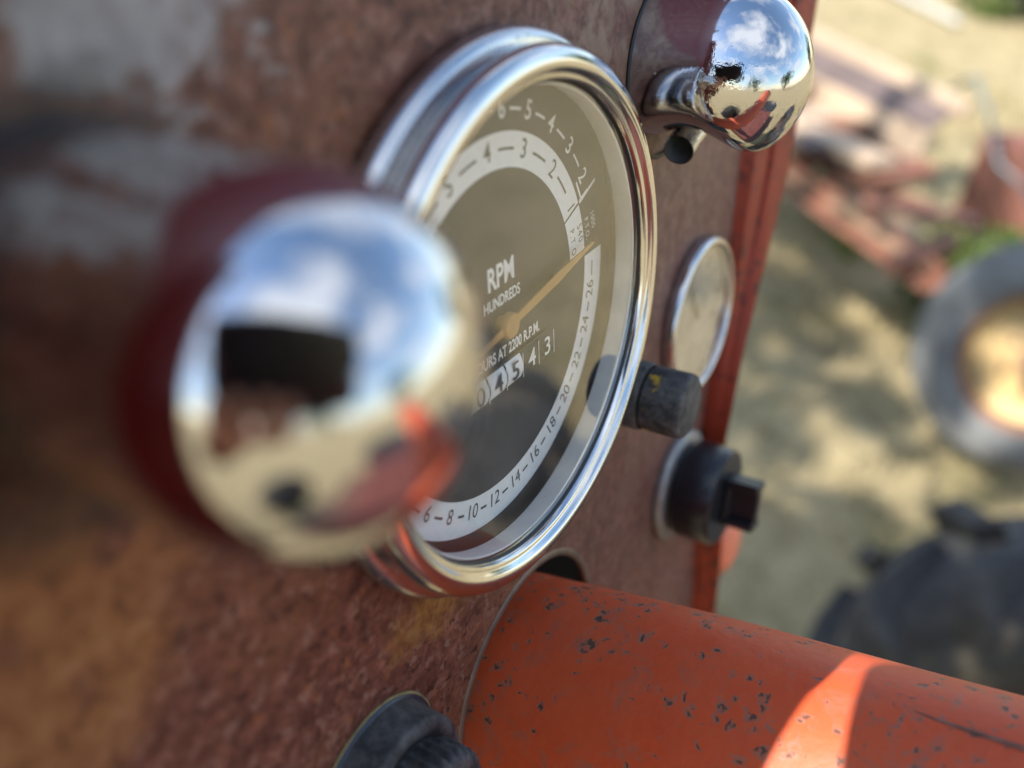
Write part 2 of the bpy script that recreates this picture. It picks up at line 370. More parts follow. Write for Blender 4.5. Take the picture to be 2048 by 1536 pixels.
# ---------------------------------------------------------------- ground
def ground_mat():
    k = Mat('dry_grass_ground')
    a = k.noise(1.9, 8, 0.65); b = k.noise(9, 9, 0.78, dist=0.8); c = k.noise(90, 5, 0.7)
    col = k.ramp(b, [(0.34, (0.15, 0.12, 0.065)), (0.48, (0.38, 0.305, 0.175)), (0.68, (0.52, 0.42, 0.25))])
    col = k.mix(k.ramp(a, [(0.55, 0.0), (0.66, 0.7)]), col, (0.15, 0.145, 0.05))
    col = k.mix(0.6, col, k.ramp(c, [(0.3, (0.6, 0.6, 0.6)), (0.7, (1.3, 1.28, 1.2))]), 'MULTIPLY')
    k.col(col); k.set(Roughness=0.95, Specular_IOR_Level=0.1); k.bump(b, 0.6, 0.03); return k.m
GROUND = ground_mat()
n = 60
gx = np.sign(np.linspace(-1, 1, n)) * np.abs(np.linspace(-1, 1, n)) ** 3 * 250
V = [(x, y, 0.02 * math.sin(x * 1.7 + 1) * math.cos(y * 1.3)) for x in gx for y in gx]
F = [(i * n + j, (i + 1) * n + j, (i + 1) * n + j + 1, i * n + j + 1) for i in range(n - 1) for j in range(n - 1)]
tag(mesh_obj('ground', V, F, GROUND, None, True, 1.0), kind='structure')
def grass():
    k = Mat('straw_grass_blades'); g = N(k.t, 'ShaderNodeObjectInfo')
    a = k.noise(1.6, 8, 0.65); b = k.noise(60, 2, 0.5)
    col = k.ramp(b, [(0.3, (0.24, 0.19, 0.09)), (0.6, (0.50, 0.41, 0.235))])
    col = k.mix(k.ramp(a, [(0.54, 0.0), (0.68, 0.85)]), col, (0.15, 0.155, 0.045)); k.col(col); k.set(Roughness=0.8, Specular_IOR_Level=0.2)
    v = []; f = []
    cl = rng.uniform((0.9, -3.0), (6.5, 2.2), (2300, 2))
    for cx, cy in cl:
        for q in range(rng.integers(8, 26)):
            x, y = cx + rng.normal(0, 0.05), cy + rng.normal(0, 0.05)
            h = rng.uniform(0.02, 0.09); a_ = rng.uniform(0, 6.28); l = rng.uniform(0.2, 1.6) * h; w = rng.uniform(0.001, 0.003)
            dx, dy = math.cos(a_), math.sin(a_); b0 = len(v)
            v += [(x - dy * w, y + dx * w, 0), (x + dy * w, y - dx * w, 0), (x + dx * l * .45 + dy * w * .7, y + dy * l * .45 - dx * w * .7, h * .65),
                  (x + dx * l * .45 - dy * w * .7, y + dy * l * .45 + dx * w * .7, h * .65), (x + dx * l, y + dy * l, h)]
            f += [(b0, b0 + 1, b0 + 2, b0 + 3), (b0 + 3, b0 + 2, b0 + 4)]
    o = mesh_obj('grass', v, f, k.m, None, False, 1.0); tag(o, 'short straw coloured grass on the ground', 'grass', kind='stuff')
grass()

# ---------------------------------------------------------------- tractor body behind the panel (out of frame, casts the shade)
def box_thing(name, label, cat, lo, hi, mat, part, bev=12):
    t = thing(name, label, cat, (lo[0], lo[1], lo[2]))
    d = [hi[i] - lo[i] for i in range(3)]
    o = MB().box([x / 2 for x in d], d).build(part, mat, t); bevel(o, bev * 0.001, 3); return t
hood = thing('tractor_hood', 'long red tractor hood in front of the instrument panel', 'hood', (0, 0, -30))
mb = MB(); prof = [(-149, -330), (-149, 120), (-149, 400), (-90, 480), (90, 480), (150, 400), (165, 120), (122, -90), (118, -330)]
vv = [(x, y, z) for z in (-4, -1500) for x, y in prof]; L = len(prof)
ff = [tuple(range(2 * L - 1, L - 1, -1))] + [(i, i + L, (i + 1) % L + L, (i + 1) % L) for i in range(L)]
mb.add(vv, ff).build('hood_shell', ORANGE2, hood)
MB().box((-1, 30, -13), (288, 510, 3)).build('dark_backing', DARK, hood)  # dark sheet added so the column hole looks black inside
box_thing('added_cowl_side', 'dark red cowl side sheet added out of view at the left to cut the sun on the column', 'side panel', (-158, -230, -300), (-151, 292, 33.6), MAROON, 'added_shade_sheet', 1)  # unseen sheet added; its edge bounds the sun strip on the column

# ---------------------------------------------------------------- instrument panel
HC, HR = (7.5, -101.5), 31.3
panel = thing('instrument_panel', 'rusted red sheet metal instrument panel carrying the gauges', 'dashboard', (0, 0, 0))
def dash_sheet():
    out = [(-150.5, -230), (122, -230), (124, -180), (124, -158), (122, -130), (121, -92), (127, -66), (134, -41), (138, -20), (140, -5), (144, 25), (147, 45), (151, 70), (153, 110), (153, 290), (-150.5, 290)]
    bm = bmesh.new()
    ov = [bm.verts.new((x, y, 0)) for x, y in out]; hv = [bm.verts.new((HC[0] + HR * math.cos(a), HC[1] + HR * math.sin(a), 0)) for a in np.linspace(0, 2 * math.pi, 72, endpoint=False)]
    es = [bm.edges.new((l[i], l[(i + 1) % len(l)])) for l in (ov, hv) for i in range(len(l))]
    bmesh.ops.triangle_fill(bm, use_beauty=True, use_dissolve=False, edges=es)
    for fc in bm.faces:
        if fc.normal.z < 0: fc.normal_flip()
    bm.verts.index_update()
    v = [tuple(x.co) for x in bm.verts]; f = [tuple(x.index for x in fc.verts) for fc in bm.faces]; bm.free()
    n0 = len(v); allv = v + [(x, y, -1.6) for x, y, z in v]
    allf = f + [tuple(i + n0 for i in q)[::-1] for q in f]
    no = len(out)
    for base, cnt, flip in ((0, no, False), (no, 72, True)):
        for i in range(cnt):
            a, b = base + i, base + (i + 1) % cnt
            q = (a, a + n0, b + n0, b); allf.append(q if not flip else q[::-1])
    o = mesh_obj('panel_sheet', allv, allf, DASH, panel); bevel(o, 0.0005, 2, 50)
dash_sheet()
# rolled rim of the steering hole
MB().lathe([(HR - 0.2, -1.4), (HR - 0.7, -0.6), (HR - 0.4, 0.25), (HR + 0.3, 0.5), (HR + 1.1, 0.3), (HR + 1.5, 0.04)], 96, Matrix.Translation((HC[0], HC[1], 0))).build('hole_rim', plain('bare_rim_steel', (0.17, 0.12, 0.095), 0.45, 0.3, 200, 0.1, 0.5, 0.4), panel, True)

edge = thing('hood_side_strip', 'red painted side strip folded along the right edge of the panel', 'side panel', (0, 0, 0))
inner = [(153, 110), (151, 70), (147, 40), (141, -5), (134.6, -41), (128, -66), (121.6, -92), (122.6, -128), (124.6, -158), (124.6, -185)]
outer = [(195, 110), (188, 70), (178, 38), (166, -11), (146, -43), (134, -62), (121.8, -92), (123, -120), (127, -140), (126, -184)]
mb = MB(); v = []; f = []
for (ix, iy), (ox, oy) in zip(inner, outer):
    mxp = lambda t, z: (ix + (ox - ix) * t, iy + (oy - iy) * t, z)
    v += [mxp(0, -0.5), mxp(0.08, 3.5), mxp(0.40, 5.0), mxp(0.47, -2.0), mxp(0.55, 5.6), mxp(0.9, 8.6), mxp(1.0, 8.0), mxp(1.05, -14)]
for i in range(len(inner) - 1):
    for j in range(7): f.append((i * 8 + j, (i + 1) * 8 + j, (i + 1) * 8 + j + 1, i * 8 + j + 1))
mb.add(v, f).build('strip_sheet', ORANGE2, edge, True, sharp=50)

br = thing('bracket', 'salmon red bracket, sunlight put into its paint, low at the right edge below the rotary switch', 'bracket', (140, -150, 0))
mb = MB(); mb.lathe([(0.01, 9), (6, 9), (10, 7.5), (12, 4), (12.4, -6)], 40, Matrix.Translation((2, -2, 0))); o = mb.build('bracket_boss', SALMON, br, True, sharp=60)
mb = MB(); mb.add([(-14, -6, 4), (0, -12, 6), (12, -8, 4), (-2, -34, 0), (-16, -38, -2), (-14, -6, -10), (0, -12, -10), (12, -8, -10), (-2, -34, -10), (-16, -38, -10)],
   [(0, 4, 3, 1), (1, 3, 2), (0, 5, 9, 4), (4, 9, 8, 3), (3, 8, 7, 2), (2, 7, 6, 1), (1, 6, 5, 0)]).build('bracket_arm', ORANGE2, br)

# ---------------------------------------------------------------- tachometer
tach = thing('tachometer', 'large round chrome rimmed tachometer with white scales and tan needle', 'gauge', (0, 0, 0))
flange = [(50, 0.02), (54.3, 0.02), (55.4, 1.2)] + arc(53.0, 3.0, 2.4, -10, 95, 10) + [(51.2, 5.7), (50.3, 6.0), (49.9, 6.6)]
MB().lathe(flange, 180).build('flange_ring', CHROME2, tach, True, sharp=60)
bez = [(49.9, 6.7), (50.6, 6.6), (51.8, 6.9)] + arc(50.3, 9.3, 2.6, -45, 60, 10) + [(51.0, 11.8), (50.0, 12.1), (49.0, 12.0), (48.4, 11.5), (48.0, 10.9), (47.6, 10.7), (47.1, 10.7), (46.8, 10.4), (46.6, 9.4)]
MB().lathe(bez, 180).build('bezel', BEZEL, tach, True, sharp=70)
MB().lathe([(46.7, 9.6), (46.2, 9.35), (46.0, 8.0)], 160).build('gasket', GASKET, tach, True)
MB().lathe([(46.6, 9.1), (0.001, 9.1)], 128).build('glass', GLASS, tach)
MB().lathe([(46.1, 8.2), (45.7, 8.0), (46.0, 3.8), (46.4, 3.4)], 160).build('trim_ring', TRIM, tach, True, sharp=60)
MB().lathe([(46.4, 3.6), (49.0, 3.2), (49.5, 0.3)], 128).build('can_wall', GASKET, tach, True)
dial = MB().lathe([(50, 0.0), (0.001, 0.0)], 128, Matrix.Translation((0, 0, 0.15))).build('dial', FACE, tach)
def sector(r0, r1, a0, a1, z=0.28, n=72):
    v = []; f = []
    for i in range(n + 1):
        a = R(a0 + (a1 - a0) * i / n); v += [(r0 * math.cos(a), r0 * math.sin(a), z), (r1 * math.cos(a), r1 * math.sin(a), z)]
    for i in range(n): f.append((2 * i, 2 * i + 1, 2 * i + 3, 2 * i + 2))
    return v, f
def flat(name, vf, mat, parent=None):
    return mesh_obj(name, vf[0], vf[1], mat, parent or dial)
flat('scale_band', sector(36.9, 44.8, -214, 1.6), PRINT_W)
flat('scale_band', sector(30.2, 36.9, 23.1, 190, 0.281), PRINT_W)
flat('scale_band', sector(30.2, 36.9, 3.4, 22.2, 0.281), PRINT_W)
def text(body, size, pos, ang, mat, parent=None, name='numeral', xs=0.85, z=0.34, bold=0.0, space=1.0, align='CENTER'):
    cu = bpy.data.curves.new(name, 'FONT'); cu.body = body; cu.size = size; cu.align_x = align; cu.align_y = 'CENTER'; cu.offset = bold; cu.space_character = space; cu.resolution_u = 4
    to = bpy.data.objects.new(name, cu); COL.objects.link(to)
    bpy.context.view_layer.update()
    me = bpy.data.meshes.new_from_object(to.evaluated_get(bpy.context.evaluated_depsgraph_get()))
    bpy.data.objects.remove(to); bpy.data.curves.remove(cu)
    me.transform(Matrix.Translation(Vector((pos[0], pos[1], z)) * 0.001) @ Matrix.Rotation(R(ang), 4, 'Z') @ Matrix.Diagonal((0.001 * xs, 0.001, 0.001, 1)))
    me.materials.clear(); me.materials.append(mat)
    o = bpy.data.objects.new(name, me); COL.objects.link(o); o.parent = parent or dial; return o
def pol(r, a): return (r * math.cos(R(a)), r * math.sin(R(a)))
def dash_mark(r, a, da, mat, w=0.55, z=0.34):
    flat('scale_dash', sector(r - w / 2, r + w / 2, a - da / 2, a + da / 2, z, 6), mat)
low = lambda n: -169.9 + 6.106 * n
for n_ in range(0, 28, 2):
    a = low(n_)
    if n_ >= 4: text(str(n_), 4.7, pol(40.1, a), a + 90, PRINT_K, xs=0.92)
    if n_ < 26: dash_mark(40.2, a + 6.1, 3.2 if n_ >= 8 else 4.4, PRINT_K)
dash_mark(40.4, low(26) + 7.0, 5.2, PRINT_K, 0.4)
upi = lambda n: 3.1 + 21.95 * n
for n_ in (2, 3, 4, 5, 6):
    a = upi(n_); text(str(n_), 5.4, pol(33.7, a), a - 90, PRINT_K, xs=0.95, bold=0.02)
    dash_mark(33.7, a + 11, 9.5, PRINT_K)
dash_mark(33.7, upi(1) + 12.2, 9.5, PRINT_K)
text('1', 4.6, pol(33.7, upi(1)), upi(1) - 100, PRINT_K, xs=0.9)
upo = lambda n: 2.0 + 13.5 * n
for n_ in range(2, 11):
    a = upo(n_); text(str(n_), 5.2, pol(40.9, a), a - 90, PRINT_W, xs=0.95, bold=0.06)
    if n_ > 2: dash_mark(40.9, a - 6.6, 5.6, PRINT_W)
dash_mark(39.4, 23.0, 1.2, PRINT_W, 4.0)
def bar(p, q, w, mat, z=0.36, name='scale_line', parent=None):
    p, q = Vector((*p, 0)), Vector((*q, 0)); d = (q - p).normalized(); nn_ = Vector((-d.y, d.x, 0)) * w / 2
    v = [(p + nn_), (p - nn_), (q - nn_), (q + nn_)]
    return flat(name, ([(a.x, a.y, z) for a in v], [(0, 1, 2, 3)]), mat, parent)
bar(pol(37.2, 22.6), pol(45.2, 22.9), 0.75, PRINT_W)
bar(pol(38.2, 23.2), pol(38.2, 30.2), 0.6, PRINT_W)
text('540', 3.0, pol(35.4, 12.0), 12.0 - 90, PRINT_K, name='lettering', xs=0.85, space=1.25)
text('P.T.O', 2.7, pol(32.0, 11.0), 11.0 - 92, PRINT_K, name='lettering', xs=0.8, space=1.3)
text('1000', 2.5, pol(41.6, 12.0), 12.0 - 90, PRINT_W, name='lettering', xs=0.75, space=1.2)
text('P.T.O.', 2.4, pol(38.6, 11.0), 11.0 - 90, PRINT_W, name='lettering', xs=0.75, space=1.15)
text('RPM', 6.6, (2.1, 9.3), 0, PRINT_W, name='lettering', xs=0.80, bold=0.16)
text('HUNDREDS', 3.25, (2.2, 4.1), 0, PRINT_W, name='lettering', xs=0.78, bold=0.07)
text('HOURS AT 2200 R.P.M.', 3.4, (3.2, -7.4), 0, PRINT_W, name='lettering', xs=0.76, bold=0.08)
# hour counter: five drums in a window
MB().box((4.3, -12.6, 0.5), (32.4, 6.8, 0.5)).build('counter_frame', GASKET, dial)
for i, (ch, wht) in enumerate((('0', 1), ('4', 1), ('5', 1), ('4', 0), ('3', 0))):
    cx = -9.0 + 6.5 * i
    v = []; f = []; m_ = 10
    for q in range(m_ + 1):
        a = R(-60 + 120 * q / m_)
        for xx in (-2.95, 2.95): v.append((cx + xx, -12.6 + 3.6 * math.sin(a), -0.6 + 2.2 * math.cos(a)))
    for q in range(m_): f.append((2 * q, 2 * q + 1, 2 * q + 3, 2 * q + 2))
    dr = mesh_obj('counter_drum', v, f, PRINT_W if wht else FACE, dial, True)
    t_ = text(ch, 5.9, (cx, -12.5), 0, PRINT_K if wht else PRINT_W, name='numeral', xs=1.08, z=1.72, bold=0.05)
    bar((cx + 3.15, -15.4), (cx + 3.15, -9.8), 0.22, PRINT_W, 1.5)
# small screws in the dial
for p in ((21.7, 0.2), (-17.7, 0.2)):
    MB().lathe([(1.9, 0.15), (1.9, 0.5), (1.5, 0.8), (0.001, 0.85)], 24, Matrix.Translation((p[0], p[1], 0))).build('dial_screw', FACE, dial, True, sharp=40)
# needle
HUB = (1.0, -0.6)
tip = (37.0, 4.9); a = math.atan2(tip[1] - HUB[1], tip[0] - HUB[0]); Ln = math.hypot(tip[0] - HUB[0], tip[1] - HUB[1])
shape = [(-11, -0.6), (0, -0.85), (20, -1.2), (24, -0.95), (Ln - 0.6, -0.35), (Ln, 0), (Ln - 0.6, 0.35), (24, 0.95), (20, 1.2), (0, 0.85), (-11, 0.6)]
mat4 = Matrix.Translation((HUB[0], HUB[1], 2.4)) @ Matrix.Rotation(a, 4, 'Z')
L = len(shape); v = [(x, y, z) for z in (0, 0.35) for x, y in shape]
f = [tuple(range(L))[::-1], tuple(range(L, 2 * L))] + [(i, (i + 1) % L, (i + 1) % L + L, i + L) for i in range(L)]
nd = MB().add(v, f, mat4).build('needle', NEEDLE, tach)
MB().lathe([(1.6, 0.2), (1.6, 1.9), (2.7, 2.0), (2.7, 3.0), (2.4, 3.4), (0.5, 3.5), (0.35, 3.3), (0.001, 3.3)], 40, Matrix.Translation((HUB[0], HUB[1], 0))).build('needle_hub', NEEDLE, nd, True, sharp=40)

# ---------------------------------------------------------------- chrome dash lamps (signed distance, surface nets)
def surface_nets(fn, lo, hi, h):
    ax = [np.arange(lo[i], hi[i] + h, h) for i in range(3)]
    X, Y, Z = np.meshgrid(*ax, indexing='ij'); D = fn(X, Y, Z); S = D < 0
    nx, ny, nz = D.shape
    acc = np.zeros((nx - 1, ny - 1, nz - 1, 3)); cnt = np.zeros((nx - 1, ny - 1, nz - 1))
    cs = [(i, j, k) for i in (0, 1) for j in (0, 1) for k in (0, 1)]
    sl = lambda c, o=0: tuple(slice(c[i], D.shape[i] - 1 + c[i]) for i in range(3))
    for a_ in range(8):
        for b_ in range(a_ + 1, 8):
            A, B = cs[a_], cs[b_]
            if sum(abs(A[i] - B[i]) for i in range(3)) != 1: continue
            da, db = D[sl(A)], D[sl(B)]; m = (da < 0) != (db < 0)
            t = np.where(m, da / np.where(m, da - db, 1), 0)
            for i in range(3): acc[..., i] += np.where(m, A[i] + (B[i] - A[i]) * t, 0)
            cnt += m
    act = cnt > 0; idx = -np.ones(act.shape, int); idx[act] = np.arange(act.sum())
    I = np.argwhere(act); P = (I + acc[act] / cnt[act][:, None]) * h + np.array(lo)
    F = []
    for d in range(3):
        o1, o2 = [e for e in range(3) if e != d]
        s0 = [slice(None)] * 3; s1 = [slice(None)] * 3
        s0[d] = slice(0, D.shape[d] - 1); s1[d] = slice(1, D.shape[d])
        cr_ = S[tuple(s0)] != S[tuple(s1)]
        E_ = np.argwhere(cr_); ok = (E_[:, o1] > 0) & (E_[:, o2] > 0) & (E_[:, o1] < D.shape[o1] - 1) & (E_[:, o2] < D.shape[o2] - 1); E_ = E_[ok]
        def cell(a1, a2):
            q = E_.copy(); q[:, o1] -= a1; q[:, o2] -= a2; return idx[q[:, 0], q[:, 1], q[:, 2]]
        quad = np.stack([cell(1, 1), cell(0, 1), cell(0, 0), cell(1, 0)], 1)
        ins = S[E_[:, 0], E_[:, 1], E_[:, 2]]
        flip = ins if d != 1 else ~ins
        quad[~flip] = quad[~flip][:, ::-1]; F.append(quad)
    return P, np.concatenate(F)
def lamp(pos, length, label, notch):
    yc, zc, rc = notch
    RR = 20.4
    def dome(x, y, z):
        zz = np.maximum(z - length, 0.0); rr = np.hypot(x, y)
        cyl = np.where(z < length, rr - RR - 0.5 * np.clip((length - z) / length, 0, 1), np.sqrt(rr ** 2 + (zz * 1.0) ** 2) - RR)
        return np.maximum(cyl, -z)
    def smax(a_, b_, k): h_ = np.clip(0.5 + 0.5 * (a_ - b_) / k, 0, 1); return b_ * (1 - h_) + a_ * h_ + k * h_ * (1 - h_)
    def fn(x, y, z):
        d0 = dome(x, y, z)
        c1 = np.hypot(y - yc, z - zc) - rc
        d1 = smax(d0, -c1, 11.0)
        c2 = np.hypot(y - yc, z - zc) - (rc - 0.7)
        return np.maximum(d1, -c2)
    t = thing('dash_lamp', label, 'lamp', pos, 'chrome dash lamps')
    P, Fq = surface_nets(fn, (-22.5, -22.5, -1.0), (22.5, 22.5, length + 21.5), 0.5)
    # pull vertices on to the surface and take normals from the field
    def grad(Q, e=0.25):
        g = np.stack([fn(Q[:, 0] + e * (i == 0), Q[:, 1] + e * (i == 1), Q[:, 2] + e * (i == 2)) - fn(Q[:, 0] - e * (i == 0), Q[:, 1] - e * (i == 1), Q[:, 2] - e * (i == 2)) for i in range(3)], 1) / (2 * e)
        return g
    for _ in range(3):
        g = grad(P); l2 = np.maximum((g ** 2).sum(1), 0.05); P = P - g * (fn(*P.T) / l2)[:, None] * 0.9
    o = mesh_obj('lamp_hood', P, Fq, CHROME, t, True)
    g = grad(P, 0.35); g /= np.maximum(np.linalg.norm(g, axis=1), 1e-6)[:, None]
    o.data.normals_split_custom_set_from_vertices(g.tolist())
    MB().lathe([(20.8, 0.05), (21.3, 0.05), (21.3, 0.5), (21.0, 0.8), (20.2, 0.8)], 96).build('base_gasket', GASKET, t, True)
    mb = MB(); mb.tube([(-9.0, -16.6, zc - 2.6), (-4, -15.5, zc - 3.2), (4, -13, zc - 3.2)], [3.7, 3.7, 3.7], 32, None, False); sk = mb.build('bulb_socket', CHROME2, t, True)
    MB().tube([(-9.0, -16.6, zc - 2.6), (-4, -15.5, zc - 3.2), (3.5, -13.1, zc - 3.2)], [3.45, 3.2, 3.2], 32, None, False).build('socket_lining', GREYMETAL, sk, True)
    MB().tube([(2.6, -13.6, zc - 3.0), (4, -13.1, zc - 3.1)], [3.1, 3.1], 24).build('socket_core', GREYMETAL, t)
    return t
lamp((78.5, 34.5, 0), 15.0, 'chrome hooded dash lamp up at the right beside the red side strip', (-19.5, 11.0, 8.0))
lamp((-83.5, 36.8, 0), 30.2, 'blurred chrome hooded dash lamp in the near foreground at left', (-19.5, 22.0, 8.0))

# ---------------------------------------------------------------- small gauge
g2 = thing('small_gauge', 'small round gauge with chrome rim and faded face near the right edge', 'gauge', (108, -43, 0))
MB().lathe([(22, 0.05), (24.2, 0.05), (24.6, 1.0)] + arc(22.9, 2.4, 1.6, 0, 100, 8) + [(22.0, 3.7), (21.7, 3.0)], 120).build('bezel', CHROME2, g2, True, sharp=60)
MB().lathe([(21.8, 3.2), (0.001, 3.2)], 96).build('glass', GLASS, g2)
gd = MB().lathe([(21.9, 0.5), (0.001, 0.5)], 96).build('dial', IVORY, g2)
for i in range(9):
    aa = R(200 - 220 * i / 8); MB().box((0, 0, 0.65), (3.2, 0.7, 0.1), Matrix.Rotation(aa, 4, 'Z') @ Matrix.Translation((17, 0, 0))).build('scale_mark', PRINT_K, gd)
MB().add([(-1, -0.8, 1.4), (16, -0.25, 1.4), (16, 0.25, 1.4), (-1, 0.8, 1.4)], [(0, 1, 2, 3)], Matrix.Rotation(R(120), 4, 'Z')).build('needle', PRINT_K, gd)

# ---------------------------------------------------------------- rubber capped push button, rotary switch, ribbed knob
b = thing('push_button', 'grey black rubber push button with a yellow paint scrape beside the tachometer', 'button', (52.0, -40.5, 0))
MB().lathe([(9.4, 0.05), (9.2, 0.8), (8.9, 1.6), (8.8, 9.8), (8.3, 10.6)], 64).build('button_base', RUBBER, b, True, sharp=50)
MB().lathe([(7.7, 10.2), (7.8, 11.0), (8.4, 11.5), (8.4, 20.2), (8.1, 21.2), (7.4, 21.7), (0.001, 21.8)], 64).build('button_cap', RUBBER_OCHRE, b, True, sharp=50)

sw_ = thing('rotary_switch', 'black rotary light switch with winged grip and grey washer', 'switch', (99, -99, 0))
MB().lathe([(10, 0.05), (18.1, 0.05), (18.5, 1.0), (18.4, 2.6), (17.6, 3.2), (10, 3.3)], 80).build('washer', GREYMETAL, sw_, True, sharp=50)
MB().lathe([(12, 3.2), (12, 5.0), (15.2, 5.2), (15.8, 6.0), (15.8, 16.4), (15.0, 17.4), (0.001, 17.5)], 80).build('knob', PLASTIC, sw_, True, sharp=50)
gm = Matrix.Rotation(R(-12), 4, 'Z')
mb = MB()
mb.box((0, 0, 22.8), (3.0, 15.6, 10.8), gm)
for sx in (-1, 1):
    mb.box((sx * 2.6, 6.4, 22.8), (2.2, 2.8, 10.8), gm); mb.box((sx * 2.6, -6.4, 22.8), (2.2, 2.8, 10.8), gm); mb.box((sx * 2.6, 0, 18.6), (2.2, 10, 2.4), gm)
o = mb.build('grip', PLASTIC, sw_); bevel(o, 0.0006, 2)

kb = thing('ribbed_knob', 'dusty black ribbed knob on a thick collar at the bottom of the panel', 'knob', (-51, -79.8, 0))
MB().lathe([(17.6, 0.05), (17.5, 0.9), (17.2, 1.2), (17.0, 7.6), (16.6, 8.3), (15.4, 8.7), (14.0, 8.6), (12.2, 7.4)], 96).build('collar', RUBBER, kb, True, sharp=50)
MB().lathe([(18.4, 0.03), (18.3, 0.5), (17.4, 0.9)], 96).build('seal', plain('blue_black_seal', (0.02, 0.03, 0.055), 0.35, 0.4, 120, 0.1), kb, True)
MB().lathe([(18.4, 0.06), (18.9, 0.05), (18.7, 0.3), (18.2, 0.4)], 96).build('paint_edge', plain('ochre_paint_edge', (0.22, 0.17, 0.07), 0.6, 0.5, 400, 0.2), kb, True)
v = []; f = []; nr = 240
prof = [(12.3, 7.2), (13.0, 9.0), (13.6, 9.8), (13.6, 15.0), (12.9, 16.4), (11.6, 17.0), (0.001, 17.1)]
for i in range(nr):
    aa = 2 * math.pi * i / nr; rib = 1.3 * (0.5 + 0.5 * math.cos(aa * 30))
    for q, (r, z) in enumerate(prof):
        r2 = r - (rib if q in (2, 3) else (rib * 0.6 if q == 4 else 0)); v.append((r2 * math.cos(aa), r2 * math.sin(aa), z))
L = len(prof)
for i in range(nr):
    for q in range(L - 1): f.append((i * L + q, ((i + 1) % nr) * L + q, ((i + 1) % nr) * L + q + 1, i * L + q + 1))
mesh_obj('knob', v, f, RUBBER, kb, True, sharp=55)

# ---------------------------------------------------------------- steering column and wheel
colm = thing('steering_column', 'thick chipped orange steering column tube rising from the panel hole', 'steering column', (5, -102.5, 0))
ax = Vector((0, 0.1273, 0.9919)).normalized(); q = Vector((0, 0, 1)).rotation_difference(ax).to_matrix().to_4x4()
prof = []
for i in range(60):
    z = -150 + 480 * i / 59; r = 26.9 + 0.9 * math.exp(-((z - 45) / 38) ** 2); prof.append((r, z))
MB().lathe(prof, 128, q, cap1=True).build('column_tube', ORANGE, colm, True, sharp=60)
MB().tube([q @ Vector((-1.0, 26.9, 90)), q @ Vector((-2.0, 26.8, 97)), q @ Vector((-3.0, 26.6, 112)), q @ Vector((-5, 26.3, 300))], [0.1, 0.45, 0.7, 0.9], 10).build('weld_seam', plain('rusty_weld', (0.20, 0.085, 0.06), 0.7, 0.4, 300, 0.4), colm, True)
MB().lathe([(27.4, 325), (28.5, 330), (28.5, 340), (26, 344), (0.001, 345)], 64, q).build('end_cap', ORANGE2, colm, True, sharp=50)

# ---------------------------------------------------------------- the phone that takes the picture
ph = bpy.data.objects.new('phone', None); COL.objects.link(ph)
ph.matrix_world = Matrix.Translation(d2w(CAM_D) - fwd * 0.006) @ rot.to_4x4()
tag(ph, 'black phone held up in front of the dashboard taking the picture', 'phone')
o = MB().box((17, -5, 4.5), (158, 95, 8.6)).build('phone_body', PLASTIC, ph); bevel(o, 0.003, 3)
for p in ((0, -14), (0, -28)):
    MB().lathe([(6.2, 0.3), (6.2, -1.4), (5.4, -1.6), (5.0, -1.1), (0.001, -1.0)], 32, Matrix.Translation((p[0], p[1], 0))).build('camera_lens', GASKET, ph, True, sharp=40)

# hand that holds the phone by its lower edge
def skin_chain(name, pts, rad, mat, parent, root=0):
    me = bpy.data.meshes.new(name); me.from_pydata([tuple(Vector(p) * 0.001) for p in pts[0]], pts[1], []); me.update()
    o = bpy.data.objects.new(name, me); COL.objects.link(o); o.parent = parent
    m = o.modifiers.new('skin', 'SKIN'); m.use_smooth_shade = True
    for i, d in enumerate(me.skin_vertices[0].data): d.radius = (rad[i] * 0.001, rad[i] * 0.001); d.use_root = (i == root)
    sb = o.modifiers.new('sub', 'SUBSURF'); sb.levels = 2; sb.render_levels = 2
    me.materials.append(mat); return o
SKIN = plain('skin', (0.52, 0.29, 0.21), 0.5, 0.12, 200, 0.1)
hand = bpy.data.objects.new('person', None); COL.objects.link(hand); hand.matrix_world = ph.matrix_world.copy()
tag(hand, 'bare hand holding up the black phone by its lower edge', 'person')
HY = -18
P_ = [(-150, -230 + HY, 150), (-95, -135 + HY, 75), (-60, -78 + HY, 34), (-40, -62 + HY, 22)]; E_ = [(0, 1), (1, 2), (2, 3)]; Rd = [36, 27, 22, 17]
for i, (kx, tip_) in enumerate(((-58, -19), (-38, -15), (-19, -16), (-2, -21))):
    b0 = len(P_); P_ += [(kx, -56 + HY, 13 - i), (kx + 1, -50 + HY, -8), (kx + 4, -42, -13), (kx + 6, tip_ - 3, -12)]
    E_ += [(3 if i > 1 else 2, b0), (b0, b0 + 1), (b0 + 1, b0 + 2), (b0 + 2, b0 + 3)]; Rd += [10.5, 8.6, 7.6, 6.2]
b0 = len(P_); P_ += [(-66, -52 + HY, 26), (-50, -28 + HY, 19), (-38, -10 + HY, 17)]; E_ += [(2, b0), (b0, b0 + 1), (b0 + 1, b0 + 2)]; Rd += [12, 9.5, 7.5]
skin_chain('hand', (P_, E_), Rd, SKIN, hand, 2)
mb = MB(); mb.tube([(-84, -134, 62), (-100, -161, 81), (-150, -248, 150), (-260, -438, 320)], [34, 38, 50, 70], 24)
mb.build('sleeve', plain('dark_maroon_cloth', (0.07, 0.012, 0.012), 0.9, 0.3, 300, 0.3), hand, True)

